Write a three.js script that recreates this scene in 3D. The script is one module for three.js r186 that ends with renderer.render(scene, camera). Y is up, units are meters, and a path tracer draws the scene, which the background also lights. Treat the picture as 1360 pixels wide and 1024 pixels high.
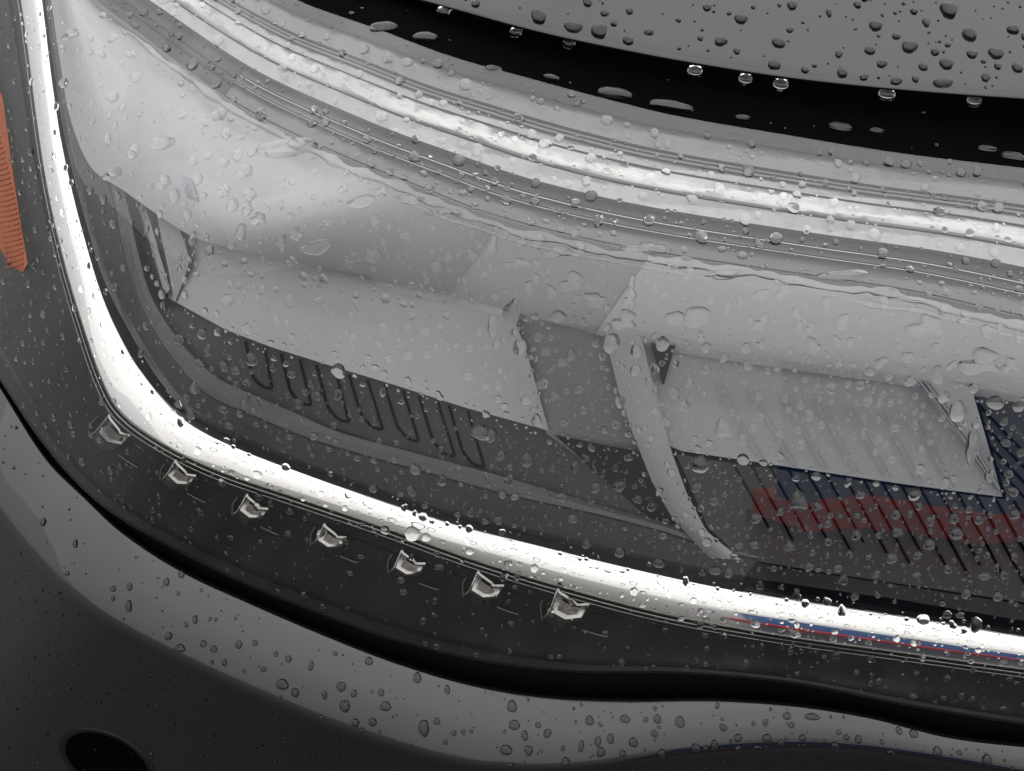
import * as THREE from 'three';
import { mergeGeometries, mergeVertices, toCreasedNormals } from 'three/addons/utils/BufferGeometryUtils.js';
import { ImprovedNoise } from 'three/addons/math/ImprovedNoise.js';

// ---------------------------------------------------------------- camera, sky, sun, exposure
const scene = new THREE.Scene();
const FOV = 30, PITCH = 40 * Math.PI / 180, UNIT = 0.00031;           // UNIT: metres per drawing unit on the lamp
const FOC = 512 / Math.tan(FOV * Math.PI / 360);
const camera = new THREE.PerspectiveCamera(FOV, 1024 / 771, 0.02, 400);
const TARGET = new THREE.Vector3(0, 0.75, 0);
camera.position.copy(TARGET).add(new THREE.Vector3(0, Math.sin(PITCH), Math.cos(PITCH)).multiplyScalar(FOC * UNIT));
camera.lookAt(TARGET); camera.updateMatrixWorld(true);
scene.add(camera);

const renderer = new THREE.WebGLRenderer({ antialias: true });
renderer.toneMapping = THREE.LinearToneMapping;
renderer.toneMappingExposure = 2.4;
renderer.shadowMap.enabled = true;

const noise = new ImprovedNoise();
{ // an even overcast, softly mottled, a little brighter overhead
  const w = 512, h = 256, d = new Float32Array(w * h * 4);
  for (let j = 0; j < h; j++) for (let i = 0; i < w; i++) {
    const el = ((j + 0.5) / h - 0.5) * Math.PI, az = (i + 0.5) / w * 2 * Math.PI, k = (j * w + i) * 4;
    const up = Math.max(0, Math.sin(el)), c = Math.cos(el);
    const n = noise.noise(Math.cos(az) * c * 2.2 + 5, Math.sin(az) * c * 2.2, Math.sin(el) * 3) * 0.6 + noise.noise(Math.cos(az) * c * 6, Math.sin(az) * c * 6 + 3, Math.sin(el) * 7) * 0.25;
    const L = 0.42 * (1 + 2 * up) * (1 + 0.13 * n);
    d[k] = L * 0.985; d[k + 1] = L * 0.998; d[k + 2] = L * 1.02; d[k + 3] = 1;
    if (el < 0) { d[k] = 0.1; d[k + 1] = 0.1; d[k + 2] = 0.1; }
  }
  const t = new THREE.DataTexture(d, w, h, THREE.RGBAFormat, THREE.FloatType);
  t.mapping = THREE.EquirectangularReflectionMapping; t.magFilter = THREE.LinearFilter; t.needsUpdate = true;
  scene.background = t; scene.environment = t;
}
const sun = new THREE.DirectionalLight(0xfff6ea, 0.5);
sun.position.set(-1.6, 4.2, 2.2).add(TARGET); sun.target.position.copy(TARGET);
sun.castShadow = true; sun.shadow.radius = 220; sun.shadow.mapSize.set(2048, 2048);
Object.assign(sun.shadow.camera, { left: -0.5, right: 0.5, top: 0.5, bottom: -0.5, near: 0.5, far: 12 });
scene.add(sun, sun.target);

// ---------------------------------------------------------------- helpers
let seed = 20240611;
const rnd = () => { seed = (seed + 0x6D2B79F5) | 0; let t = Math.imul(seed ^ seed >>> 15, 1 | seed); t = t + Math.imul(t ^ t >>> 7, 61 | t) ^ t; return ((t ^ t >>> 14) >>> 0) / 4294967296; };
const rr = (a, b) => a + (b - a) * rnd();
const clamp = (x, a, b) => Math.min(b, Math.max(a, x)), lerp = (a, b, t) => a + (b - a) * t;
const smooth = (a, b, x) => { const t = clamp((x - a) / (b - a), 0, 1); return t * t * (3 - 2 * t); };
const RIGHT = new THREE.Vector3(), UP = new THREE.Vector3(), FWD = new THREE.Vector3();
camera.matrixWorld.extractBasis(RIGHT, UP, FWD); FWD.negate();
// drawing units -> the world: x, y on the plan, z the distance behind the plan
function at(x, y, z) {
  const d = (FOC + z) * UNIT;
  return camera.position.clone().addScaledVector(FWD, d).addScaledVector(RIGHT, d * (x - 680) / FOC).addScaledVector(UP, -d * (y - 512) / FOC);
}
const CA = Math.cos(35 * Math.PI / 180), SA = Math.sin(35 * Math.PI / 180);
const toUV = (x, y) => [x * CA + y * SA, x * SA - y * CA], toXY = (u, v) => [u * CA + v * SA, u * SA - v * CA];
// a contour line of the body: a smooth v(u) through points
function contour(pts) {
  const p = pts.map(([x, y]) => toUV(x, y)).sort((a, b) => a[0] - b[0]), n = p.length, m = [];
  for (let i = 0; i < n; i++) {
    const a = p[Math.max(0, i - 1)], b = p[Math.min(n - 1, i + 1)];
    m.push((b[1] - a[1]) / (b[0] - a[0]));
  }
  const f = (u) => {
    if (u <= p[0][0]) return p[0][1] + m[0] * (u - p[0][0]);
    if (u >= p[n - 1][0]) return p[n - 1][1] + m[n - 1] * (u - p[n - 1][0]);
    let i = 0; while (u > p[i + 1][0]) i++;
    const h = p[i + 1][0] - p[i][0], t = (u - p[i][0]) / h, t2 = t * t, t3 = t2 * t;
    return (2 * t3 - 3 * t2 + 1) * p[i][1] + (t3 - 2 * t2 + t) * h * m[i] + (3 * t2 - 2 * t3) * p[i + 1][1] + (t3 - t2) * h * m[i + 1];
  };
  return f;
}
const U0 = -40, U1 = 1800;
const cBumperFold = contour([[-90, 560], [0, 672], [27, 708], [68, 754], [101, 784], [152, 822], [220, 859], [304, 900], [406, 945], [460, 966], [520, 986], [590, 1005], [650, 1016], [760, 1018], [900, 1004], [1020, 996], [1150, 998], [1270, 1014], [1360, 1030], [1500, 1050]]);
const cBumperTop = contour([[-90, 390], [0, 520], [60, 612], [110, 662], [160, 708], [240, 760], [330, 802], [430, 845], [520, 880], [620, 910], [720, 927], [830, 932], [940, 931], [1050, 938], [1150, 953], [1260, 980], [1360, 992], [1500, 1005]]);
const cLensFoot = contour([[-90, 365], [0, 505], [50, 580], [100, 640], [150, 683], [240, 735], [330, 778], [430, 818], [520, 850], [640, 879], [760, 893], [900, 895], [1050, 908], [1200, 937], [1360, 963], [1500, 980]]);
const cBarLow = contour([[15, -70], [27, 0], [38, 80], [48, 160], [62, 250], [82, 340], [108, 430], [132, 500], [155, 543], [200, 580], [280, 622], [400, 664], [500, 698], [640, 748], [780, 790], [900, 820], [1050, 847], [1200, 868], [1360, 890], [1500, 908]]);
const cBarHigh = contour([[52, -70], [62, 0], [72, 80], [84, 160], [98, 225], [115, 290], [140, 370], [175, 440], [215, 505], [255, 548], [330, 588], [450, 636], [600, 685], [720, 712], [850, 742], [1000, 772], [1200, 803], [1360, 831], [1500, 852]]);
const cTurn = contour([[52, -70], [66, 0], [78, 80], [92, 158], [120, 224], [162, 254], [210, 288], [255, 316], [300, 330], [450, 364], [560, 386], [680, 410], [850, 440], [1000, 464], [1200, 492], [1360, 517], [1500, 540]]);
const cCrease = contour([[75, -70], [120, 0], [180, 48], [280, 125], [350, 168], [450, 215], [560, 260], [650, 295], [780, 328], [900, 350], [1050, 372], [1200, 395], [1360, 432], [1500, 462]]);
const cLensTop = contour([[220, -90], [395, 0], [500, 38], [600, 75], [700, 103], [800, 130], [900, 154], [1050, 180], [1200, 204], [1360, 223], [1500, 240]]);
const cHood = contour([[330, -92], [500, -22], [580, 0], [616, 10], [687, 30], [748, 45], [830, 62], [910, 77], [1050, 99], [1200, 115], [1360, 127], [1500, 136]]);

// distance behind the plan of the outer skin, integrated from the lean of the surface at each contour
function lean(knots, ref, zref) {           // knots: [contour, slope] from low to high
  return (u, v) => {
    const vs = knots.map(([c]) => c(u)), ms = knots.map(([, m]) => typeof m === 'function' ? m(u) : m);
    for (let i = 1; i < vs.length; i++) vs[i] = Math.max(vs[i], vs[i - 1] + 2);
    const I = (x) => {                      // integral from vs[0] to x
      if (x <= vs[0]) return ms[0] * (x - vs[0]);
      let s = 0;
      for (let i = 0; i < vs.length - 1; i++) {
        const h = vs[i + 1] - vs[i], t = Math.min(x, vs[i + 1]) - vs[i];
        s += ms[i] * t + (ms[i + 1] - ms[i]) * t * t / (2 * h);
        if (x <= vs[i + 1]) return s;
      }
      return s + ms[ms.length - 1] * (x - vs[vs.length - 1]);
    };
    return zref(u) + I(v) - I(ref(u));
  };
}
const zBody = (u) => 0.00095 * Math.max(0, 620 - u) ** 2 - 0.07 * Math.max(0, u - 620);
const off = (c, d) => (u) => c(u) + d;
// the lean of the lens at each contour, solved so that the skin mirrors a given height of the surroundings there
const NT = 12, leanTable = [-0.8, -0.6, -0.45, -0.2, 0.3, 0.62, 0.9].map((m) => new Array(NT + 1).fill(m));
const leanAt = (i) => (u) => { const t = clamp((u - U0) / (U1 - U0), 0, 1) * NT, k = Math.min(NT - 1, Math.floor(t)); const T = leanTable[i], f = t - k, a = T[k], b = T[k + 1], p = T[Math.max(0, k - 1)], q = T[Math.min(NT, k + 2)]; return a + 0.5 * f * (b - p + f * (2 * p - 5 * a + 4 * b - q + f * (3 * (a - b) + q - p))); };
const lensLines = [cLensFoot, cBarHigh, off(cTurn, -18), off(cTurn, 22), off(cCrease, -8), off(cCrease, 8), cLensTop];
const lensZuv = lean(lensLines.map((c, i) => [c, leanAt(i)]), cBarHigh, zBody);
function mirrored(x, y, zf) {               // where the skin at (x, y) looks: direction of the reflected sight line
  const p = at(x, y, zf(x, y)), a = at(x + 2, y, zf(x + 2, y)).sub(p), b = at(x, y - 2, zf(x, y - 2)).sub(p), n = a.cross(b).normalize();
  const d = p.sub(camera.position).normalize(); return d.addScaledVector(n, -2 * d.dot(n));
}
{
  const want = [-34, -14, -2.5, 13, 48].map((a) => a * Math.PI / 180), zf = (x, y) => lensZuv(...toUV(x, y));
  for (let it = 0; it < 24; it++) {
    const step = want.map((w, i) => leanTable[i].map((m, k) => {
      const u = lerp(U0, U1, k / NT), e = Math.asin(clamp(mirrored(...toXY(u, lensLines[i](u)), zf).y, -1, 1));
      return clamp(0.35 * (w - e) * (1 + m * m) / 2, -0.25, 0.25);
    }));
    step.forEach((l, i) => { const t = leanTable[i].map((m, k) => clamp(m + l[k], -1.5, 1.3)); leanTable[i] = t.map((m, k) => 0.12 * t[Math.max(0, k - 1)] + 0.76 * m + 0.12 * t[Math.min(NT, k + 1)]); });
  }
}
const lensZ = (x, y) => lensZuv(...toUV(x, y));
const bumperZuv = lean([[off(cBumperFold, -420), -1.05], [off(cBumperFold, -13), -0.88], [off(cBumperFold, 6), -0.27], [cBumperTop, 0.35]], cBumperTop, (u) => lensZuv(u, cLensFoot(u)) + 14);
const bumperZ = (x, y) => bumperZuv(...toUV(x, y));
const hoodZuv = lean([[cHood, 0.5], [off(cHood, 12), 0.95], [off(cHood, 400), 1.12]], cHood, (u) => lensZuv(u, cLensTop(u)) + 70);
const hoodZ = (x, y) => hoodZuv(...toUV(x, y));
const gapZuv = (u, v) => lensZuv(u, cLensTop(u)) + 5 + 1.9 * (v - cLensTop(u));
const gapZ = (x, y) => gapZuv(...toUV(x, y));

// a sheet over u from a cross-section: sec(u) -> [[v, z], ...]
function sheet(sec, { u0 = U0, u1 = 2050, nu = 240, crease = 0 } = {}) {
  const pos = [], uv = [], idx = []; let m = 0;
  for (let i = 0; i <= nu; i++) {
    const u = lerp(u0, u1, i / nu), s = sec(u); m = s.length;
    s.forEach(([v, z], k) => { const [x, y] = toXY(u, v), p = at(x, y, z); pos.push(p.x, p.y, p.z); uv.push(u * UNIT, (v + z * 0.5) * UNIT); });
  }
  for (let i = 0; i < nu; i++) for (let k = 0; k < m - 1; k++) { const a = i * m + k, b = a + m; idx.push(a, b, a + 1, b, b + 1, a + 1); }
  return finish(pos, uv, idx, crease);
}
function finish(pos, uv, idx, crease) {
  let g = new THREE.BufferGeometry();
  g.setAttribute('position', new THREE.Float32BufferAttribute(pos, 3));
  g.setAttribute('uv', new THREE.Float32BufferAttribute(uv, 2));
  g.setIndex(idx); g.computeVertexNormals();
  if (crease) g = toCreasedNormals(g, crease * Math.PI / 180);
  return g;
}
const band = (lo, hi, z, n, t0 = 0, t1 = 1) => (u) => { const a = lo(u), b = hi(u), out = []; for (let k = 0; k <= n; k++) { const v = lerp(a, b, lerp(t0, t1, k / n)); out.push([v, z(u, v)]); } return out; };

// a solid panel inside the lamp, lofted through rows of [x, y, depth behind the lens], with a returned edge of the given thickness
function panel(rows, { n = 24, m = 10, thick = 14, bulge = 0, zf = lensZ, round = true } = {}) {
  const res = rows.map((r) => {
    const L = [0]; for (let i = 1; i < r.length; i++) L.push(L[i - 1] + Math.hypot(r[i][0] - r[i - 1][0], r[i][1] - r[i - 1][1]));
    const out = [];
    for (let k = 0; k <= n; k++) {
      const s = L[L.length - 1] * k / n; let i = 0; while (i < r.length - 2 && s > L[i + 1]) i++;
      const t = clamp((s - L[i]) / (L[i + 1] - L[i] || 1), 0, 1);
      out.push([0, 1, 2].map((c) => lerp(r[i][c], r[i + 1][c], t)));
    }
    return out;
  });
  const M = m * (rows.length - 1), grid = [];
  for (let j = 0; j <= M; j++) {
    const f = j / m, i = Math.min(rows.length - 2, Math.floor(f)), t = f - i;
    grid.push(res[i].map((p, k) => { const q = res[i + 1][k], b = bulge * 4 * (j / M) * (1 - j / M); return [lerp(p[0], q[0], t), lerp(p[1], q[1], t), lerp(p[2], q[2], t) + b]; }));
  }
  const pos = [], uv = [], idx = [], put = ([x, y, d], back = 0) => { const p = at(x, y, zf(x, y) + d + back); pos.push(p.x, p.y, p.z); uv.push(x * UNIT, -y * UNIT); return pos.length / 3 - 1; };
  const id = grid.map((r) => r.map((p) => put(p)));
  for (let j = 0; j < M; j++) for (let k = 0; k < n; k++) idx.push(id[j][k], id[j][k + 1], id[j + 1][k], id[j][k + 1], id[j + 1][k + 1], id[j + 1][k]);
  const loop = []; for (let k = 0; k < n; k++) loop.push([0, k]); for (let j = 0; j < M; j++) loop.push([j, n]); for (let k = n; k > 0; k--) loop.push([M, k]); for (let j = M; j > 0; j--) loop.push([j, 0]);
  const fr = loop.map(([j, k]) => put(grid[j][k])), bk = loop.map(([j, k]) => put(grid[j][k], thick));
  for (let i = 0; i < loop.length; i++) { const k = (i + 1) % loop.length; idx.push(fr[i], bk[i], fr[k], fr[k], bk[i], bk[k]); }
  return finish(pos, uv, idx, 0);
}
// a raised or sunk bar between points [x, y, depth], of half width w and height h
function strip(pts, w, h, zf = lensZ) {
  const c = new THREE.CatmullRomCurve3(pts.map(([x, y, d]) => at(x, y, zf(x, y) + d)), false, 'catmullrom', 0.2), n = Math.max(4, pts.length * 4);
  const pos = [], uv = [], idx = [], prof = [[-w, h], [-w * 0.8, -h], [w * 0.8, -h], [w, h]];
  for (let i = 0; i <= n; i++) {
    const p = c.getPoint(i / n), t = c.getTangent(i / n), s = new THREE.Vector3().crossVectors(FWD, t).normalize();
    for (const [a, b] of prof) { const q = p.clone().addScaledVector(s, a * UNIT).addScaledVector(FWD, b * UNIT); pos.push(q.x, q.y, q.z); uv.push(i * 0.002, a * UNIT); }
  }
  for (let i = 0; i < n; i++) for (let k = 0; k < 4; k++) { const a = i * 4 + k, b = i * 4 + (k + 1) % 4; idx.push(a, b, a + 4, b, b + 4, a + 4); }
  for (const o of [0, n * 4]) idx.push(o, o + 1, o + 2, o, o + 2, o + 3);
  return finish(pos, uv, idx, 35);
}

const used = {};
function numbered(name) { const k = used[name] = (used[name] ?? -1) + 1; return k ? `${name}_${String(k).padStart(3, '0')}` : name; }
function mesh(name, g, m, parent) { const o = new THREE.Mesh(g, m); o.name = numbered(name); o.castShadow = o.receiveShadow = true; parent.add(o); return o; }
function tag(o, label, category, group) { o.userData.label = label; if (category) o.userData.category = category; if (group) o.userData.group = group; return o; }

// ---------------------------------------------------------------- procedural maps
function noiseMap(n, f, oct = 4, contrast = 1, pow = 1) {
  const d = new Float32Array(n * n * 4);
  for (let j = 0; j < n; j++) for (let i = 0; i < n; i++) {
    let s = 0, a = 1, t = 0;
    for (let o = 0; o < oct; o++) { const q = f * 2 ** o, x = i / n, y = j / n;   // blended so that it tiles
      const N = (X, Y) => noise.noise(X * q + o * 7.1, Y * q + 3.3, o * 2.7);
      s += a * ((N(x, y) * (1 - x) + N(x - 1, y) * x) * (1 - y) + (N(x, y - 1) * (1 - x) + N(x - 1, y - 1) * x) * y); t += a; a *= 0.55; }
    const k = (j * n + i) * 4, g = clamp(0.5 + contrast * s / t, 0, 1) ** pow; d[k] = d[k + 1] = d[k + 2] = g; d[k + 3] = 1;
  }
  const T = new THREE.DataTexture(d, n, n, THREE.RGBAFormat, THREE.FloatType); T.wrapS = T.wrapT = THREE.RepeatWrapping; T.magFilter = THREE.LinearFilter; T.minFilter = THREE.LinearFilter; T.needsUpdate = true; return T;
}
const at_ = (t, rep, x = 1) => { const c = t.clone(); c.repeat.set(rep * x, rep); c.needsUpdate = true; return c; };
const nPatch = noiseMap(256, 8, 4, 0.5), nSoft = noiseMap(256, 5, 2, 1.0), nBroad = noiseMap(256, 4, 5, 1.0), nFine = noiseMap(256, 24, 3, 1.0), nDirt = noiseMap(512, 6, 7, 1.5, 1.4);
const std = (c, o = {}) => new THREE.MeshStandardMaterial({ color: new THREE.Color().setRGB(...(Array.isArray(c) ? c : [c, c, c])), side: THREE.DoubleSide, ...o });
const phys = (c, o = {}) => new THREE.MeshPhysicalMaterial({ color: new THREE.Color().setRGB(...(Array.isArray(c) ? c : [c, c, c])), side: THREE.DoubleSide, ...o });
const M = {
  paint: phys([0.0035, 0.0035, 0.004], { roughness: 0.04, ior: 1.49, bumpMap: at_(nSoft, 60), bumpScale: 0.000008 }),
  lens: phys(0.97, { transmission: 1, thickness: 0, roughness: 0.0, ior: 1.52, bumpMap: at_(nSoft, 30, 0.6), bumpScale: 0.000009 }),
  chrome: std([0.50, 0.495, 0.48], { metalness: 1, roughness: 0.05 }),
  clip: std([0.22, 0.212, 0.2], { metalness: 1, roughness: 0.24, bumpMap: at_(nDirt, 45), bumpScale: 0.00018 }),
  clipDark: std([0.09, 0.083, 0.074], { metalness: 0.8, roughness: 0.35, bumpMap: at_(nDirt, 60), bumpScale: 0.0003 }),
  clipEdge: std([0.5, 0.49, 0.47], { metalness: 0.9, roughness: 0.2 }),
  silver: std([0.135, 0.135, 0.132], { metalness: 0.6, roughness: 0.62, bumpMap: at_(nBroad, 14), bumpScale: 0.00003 }),
  silverLeft: std([0.15, 0.15, 0.146], { metalness: 0.6, roughness: 0.55, bumpMap: at_(nBroad, 14), bumpScale: 0.00003 }),
  step: phys([0.028, 0.028, 0.03], { roughness: 0.5, specularIntensity: 0.5 }),
  satin: std([0.11, 0.11, 0.11], { metalness: 0.5, roughness: 0.4, bumpMap: at_(nFine, 60), bumpScale: 0.00002 }),
  bright: std([0.30, 0.30, 0.29], { metalness: 0.7, roughness: 0.33 }),
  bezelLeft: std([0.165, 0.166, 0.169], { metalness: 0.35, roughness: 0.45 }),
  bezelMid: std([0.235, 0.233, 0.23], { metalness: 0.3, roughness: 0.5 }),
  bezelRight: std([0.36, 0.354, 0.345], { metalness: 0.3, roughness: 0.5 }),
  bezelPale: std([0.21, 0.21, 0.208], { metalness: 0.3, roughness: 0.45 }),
  corner: std([0.115, 0.118, 0.124], { metalness: 0.3, roughness: 0.5 }),
  rib: std([0.05, 0.05, 0.05], { metalness: 0.4, roughness: 0.4 }),
  divider: phys([0.05, 0.05, 0.051], { roughness: 0.5, specularIntensity: 0.6, bumpMap: at_(nFine, 150), bumpScale: 0.00002 }),
  plate: phys([0.0125, 0.0125, 0.0137], { roughness: 0.45, specularIntensity: 0.28, bumpMap: at_(nFine, 160), bumpScale: 0.00004 }),
  black: phys([0.003, 0.003, 0.0033], { roughness: 0.3, specularIntensity: 0.25 }),
  housing: phys([0.007, 0.0068, 0.0065], { roughness: 0.45, specularIntensity: 0.3, map: at_(nDirt, 9), bumpMap: at_(nDirt, 30), bumpScale: 0.00006 }),
  void: phys(0.0006, { roughness: 0.8, specularIntensity: 0.015 }),
  seal: phys(0.0015, { roughness: 0.6, specularIntensity: 0.08 }),
  amber: phys([0.18, 0.043, 0.010], { roughness: 0.08, ior: 1.4 }),
  amberDark: phys([0.17, 0.034, 0.009], { roughness: 0.3 }),
  wetBonnet: phys(0.002, { roughness: 0.1, specularIntensity: 0.08 }),
  wetPaint: phys(0.002, { roughness: 0.05, specularIntensity: 0.14 }),
  water: phys(1, { transmission: 1, thickness: 0.004, roughness: 0, ior: 1.333 }),
};

// ---------------------------------------------------------------- ground and what stands around (seen in the reflections)
{
  const g = new THREE.PlaneGeometry(240, 240, 1, 1); g.rotateX(-Math.PI / 2);
  const uv = g.attributes.uv; for (let i = 0; i < uv.count; i++) uv.setXY(i, uv.getX(i) * 240, uv.getY(i) * 240);
  const o = mesh('ground', g, phys([0.03, 0.03, 0.028], { roughness: 0.3, ior: 1.36, map: at_(nPatch, 0.5) }), scene);
  o.userData.kind = 'structure'; o.userData.label = 'wet dark asphalt under the car';
}

{
  const b = new THREE.Group(); b.name = 'road_barrier'; b.position.set(0.0, 0, 3.5); b.rotation.y = -0.89; scene.add(b);
  tag(b, 'low blue barrier with red foot mirrored in the lamp', 'barrier');
  const blue = std([0.035, 0.115, 0.31], { roughness: 0.5 }), red = std([0.75, 0.04, 0.03], { roughness: 0.5 }), dark = std(0.03, { roughness: 0.7 });
  for (let k = 0; k < 4; k++) { const g = new THREE.BoxGeometry(1.05, 0.70, 0.16); g.translate(0.54 + k * 1.08, 0.46, 0); mesh('board', g, blue, b); }
  { const g = new THREE.BoxGeometry(4.34, 0.085, 0.34); g.translate(2.16, 0.067, 0); mesh('foot_rail', g, red, b); }
  for (let k = 0; k < 5; k++) { const g = new THREE.BoxGeometry(0.12, 0.024, 0.5); g.translate(0.1 + k * 1.04, 0.012, 0); mesh('skid', g, dark, b); }
}
// ---------------------------------------------------------------- the car corner
const car = new THREE.Group(); car.name = 'parked_car'; car.position.copy(TARGET); scene.add(car); car.updateMatrixWorld(true);
tag(car, 'wet dark grey car front corner with clear chrome-trimmed headlight', 'car');
const back = TARGET.clone().negate();
const part = (name, g, m, parent = car) => { g.translate(back.x, back.y, back.z); return mesh(name, g, m, parent); };
const sub = (name, g, m, parent) => part(name, g, m, parent);

// bumper: grey shoulder, fold, lower face, returned top edge
const bumper = part('bumper', sheet((u) => {
  const top = cBumperTop(u), zt = bumperZuv(u, top), out = [];
  for (let k = 0; k <= 16; k++) { const v = cBumperFold(u) - 420 + (405) * k / 16; out.push([v, bumperZuv(u, v)]); }
  for (let k = 1; k <= 24; k++) { const v = lerp(cBumperFold(u) - 15, top, k / 24); out.push([v, bumperZuv(u, v)]); }
  out.push([top + 3, zt + 3], [top + 5, zt + 8], [top + 6, zt + 20], [top + 6, zt + 70]);
  return out;
}, { nu: 260 }), M.paint);
part('bumper_gap_seal', sheet((u) => [[cBumperTop(u) - 10, bumperZuv(u, cBumperTop(u)) + 60], [(cBumperTop(u) + cLensFoot(u)) / 2, lensZuv(u, cLensFoot(u)) + 46], [cLensFoot(u) + 6, lensZuv(u, cLensFoot(u)) + 22], [cLensFoot(u) + 20, lensZuv(u, cLensFoot(u)) + 30]]), M.seal);

{
  const ring = (r0, r1, d0, d1) => { const row = (k, d) => Array.from({ length: 33 }, (_, i) => { const a = i / 32 * 2 * Math.PI; return [142 + 64 * k * Math.cos(a) + 10 * Math.sin(a) * k, 1012 + 44 * k * Math.sin(a) + 14 * k * Math.cos(a), d]; }); return panel([row(r0, d0), row((r0 + r1) / 2, (d0 + d1) / 2 - 1), row(r1, d1)], { n: 48, m: 5, thick: 4, zf: bumperZ }); };
  part('lamp_recess', ring(1.0, 0.86, -0.6, -3), M.black, bumper); part('recess_cover', ring(0.86, 0.02, -1, -2.5), M.void, bumper);
}

// bonnet: top skin, rolled lip
const bonnet = part('bonnet', sheet((u) => {
  const h = cHood(u), z = hoodZuv(u, h), out = [[h - 4, z + 46], [h - 8, z + 20], [h - 9, z + 8], [h - 7, z + 1], [h - 3, z - 2]];
  for (let k = 0; k <= 24; k++) { const v = h + 3 + 520 * (k / 24) ** 1.5; out.push([v, hoodZuv(u, v)]); }
  return out;
}, { u0: 250, nu: 200 }), M.paint);
part('bonnet_gap_seal', sheet((u) => { const a = cLensTop(u), b = cHood(u), out = []; for (let k = 0; k <= 8; k++) { const v = lerp(a, b + 30, k / 8); out.push([v, gapZuv(u, v)]); } out.push([b + 40, gapZuv(u, b + 30) + 200]); return out; }, { u0: 120 }), M.void);

// ---------------------------------------------------------------- headlight
const lamp = new THREE.Group(); lamp.name = 'headlight'; car.add(lamp);
lamp.userData.label = 'clear lamp unit with chrome strip and silver reflectors';
sub('lens', sheet((u) => { const a = cLensFoot(u), b = Math.max(cLensTop(u), a + 60), out = []; for (let k = 0; k <= 120; k++) { const v = lerp(a, b, k / 120); out.push([v, lensZuv(u, v)]); } return out; }, { nu: 280 }), M.lens, lamp);
sub('housing', sheet((u) => { const a = cLensFoot(u), b = Math.max(cLensTop(u), a + 60), out = [[a, lensZuv(u, a) + 20]]; for (let k = 0; k <= 14; k++) { const v = lerp(a, b, k / 14); out.push([v, lensZuv(u, v) + 40 + 190 * smooth(0, 0.4, k / 14) - 160 * smooth(0.7, 1, k / 14)]); } out.push([b, lensZuv(u, b) + 3]); return out; }), M.black, lamp);

// lower rim under the chrome strip, with its steps
sub('lower_rim', sheet((u) => {
  const a = cLensFoot(u), b = cBarLow(u), w = b - a, z = (v, d) => [v, lensZuv(u, v) + d];
  return [z(a + 2, 30), z(a + 4, 9), z(a + w * 0.12, 12), z(a + w * 0.16, 26), z(a + w * 0.45, 34), z(a + w * 0.8, 34), z(a + w * 0.82, 22), z(a + w * 0.93, 20), z(a + w * 0.94, 32), z(b + 4, 44)];
}, { crease: 25 }), M.housing, lamp);
sub('seam_line', sheet((u) => { const b = cBarLow(u), z = lensZuv(u, b); return [[b - 13, z + 24], [b - 11, z + 18], [b - 10, z + 19], [b - 9, z + 30]]; }, { u0: 230 }), M.clip, lamp);
sub('seam_line', sheet((u) => { const b = cBarLow(u), z = lensZuv(u, b); return [[b - 6, z + 26], [b - 4.5, z + 22], [b - 3, z + 30]]; }), M.clip, lamp);

// the chrome strip: a bulging bar
const barZ = (u, v) => { const a = cBarLow(u), w = cBarHigh(u) - a, s = (v - a) / w; return lensZuv(u, a) + 24 + w * (-0.50 * s + 0.24 * s * s + 0.42 * s ** 4 + 0.04 * s ** 9); };
sub('chrome_strip', sheet((u) => {
  const a = cBarLow(u), b = cBarHigh(u), out = [[a + 4, barZ(u, a) + 40], [a - 1, barZ(u, a) + 8]];
  for (let k = 0; k <= 24; k++) { const v = lerp(a, b, k / 24); out.push([v, barZ(u, v)]); }
  out.push([b + 2, barZ(u, b) + 8], [b + 1, barZ(u, b) + 50]); return out;
}, { nu: 300 }), M.chrome, lamp);

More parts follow.
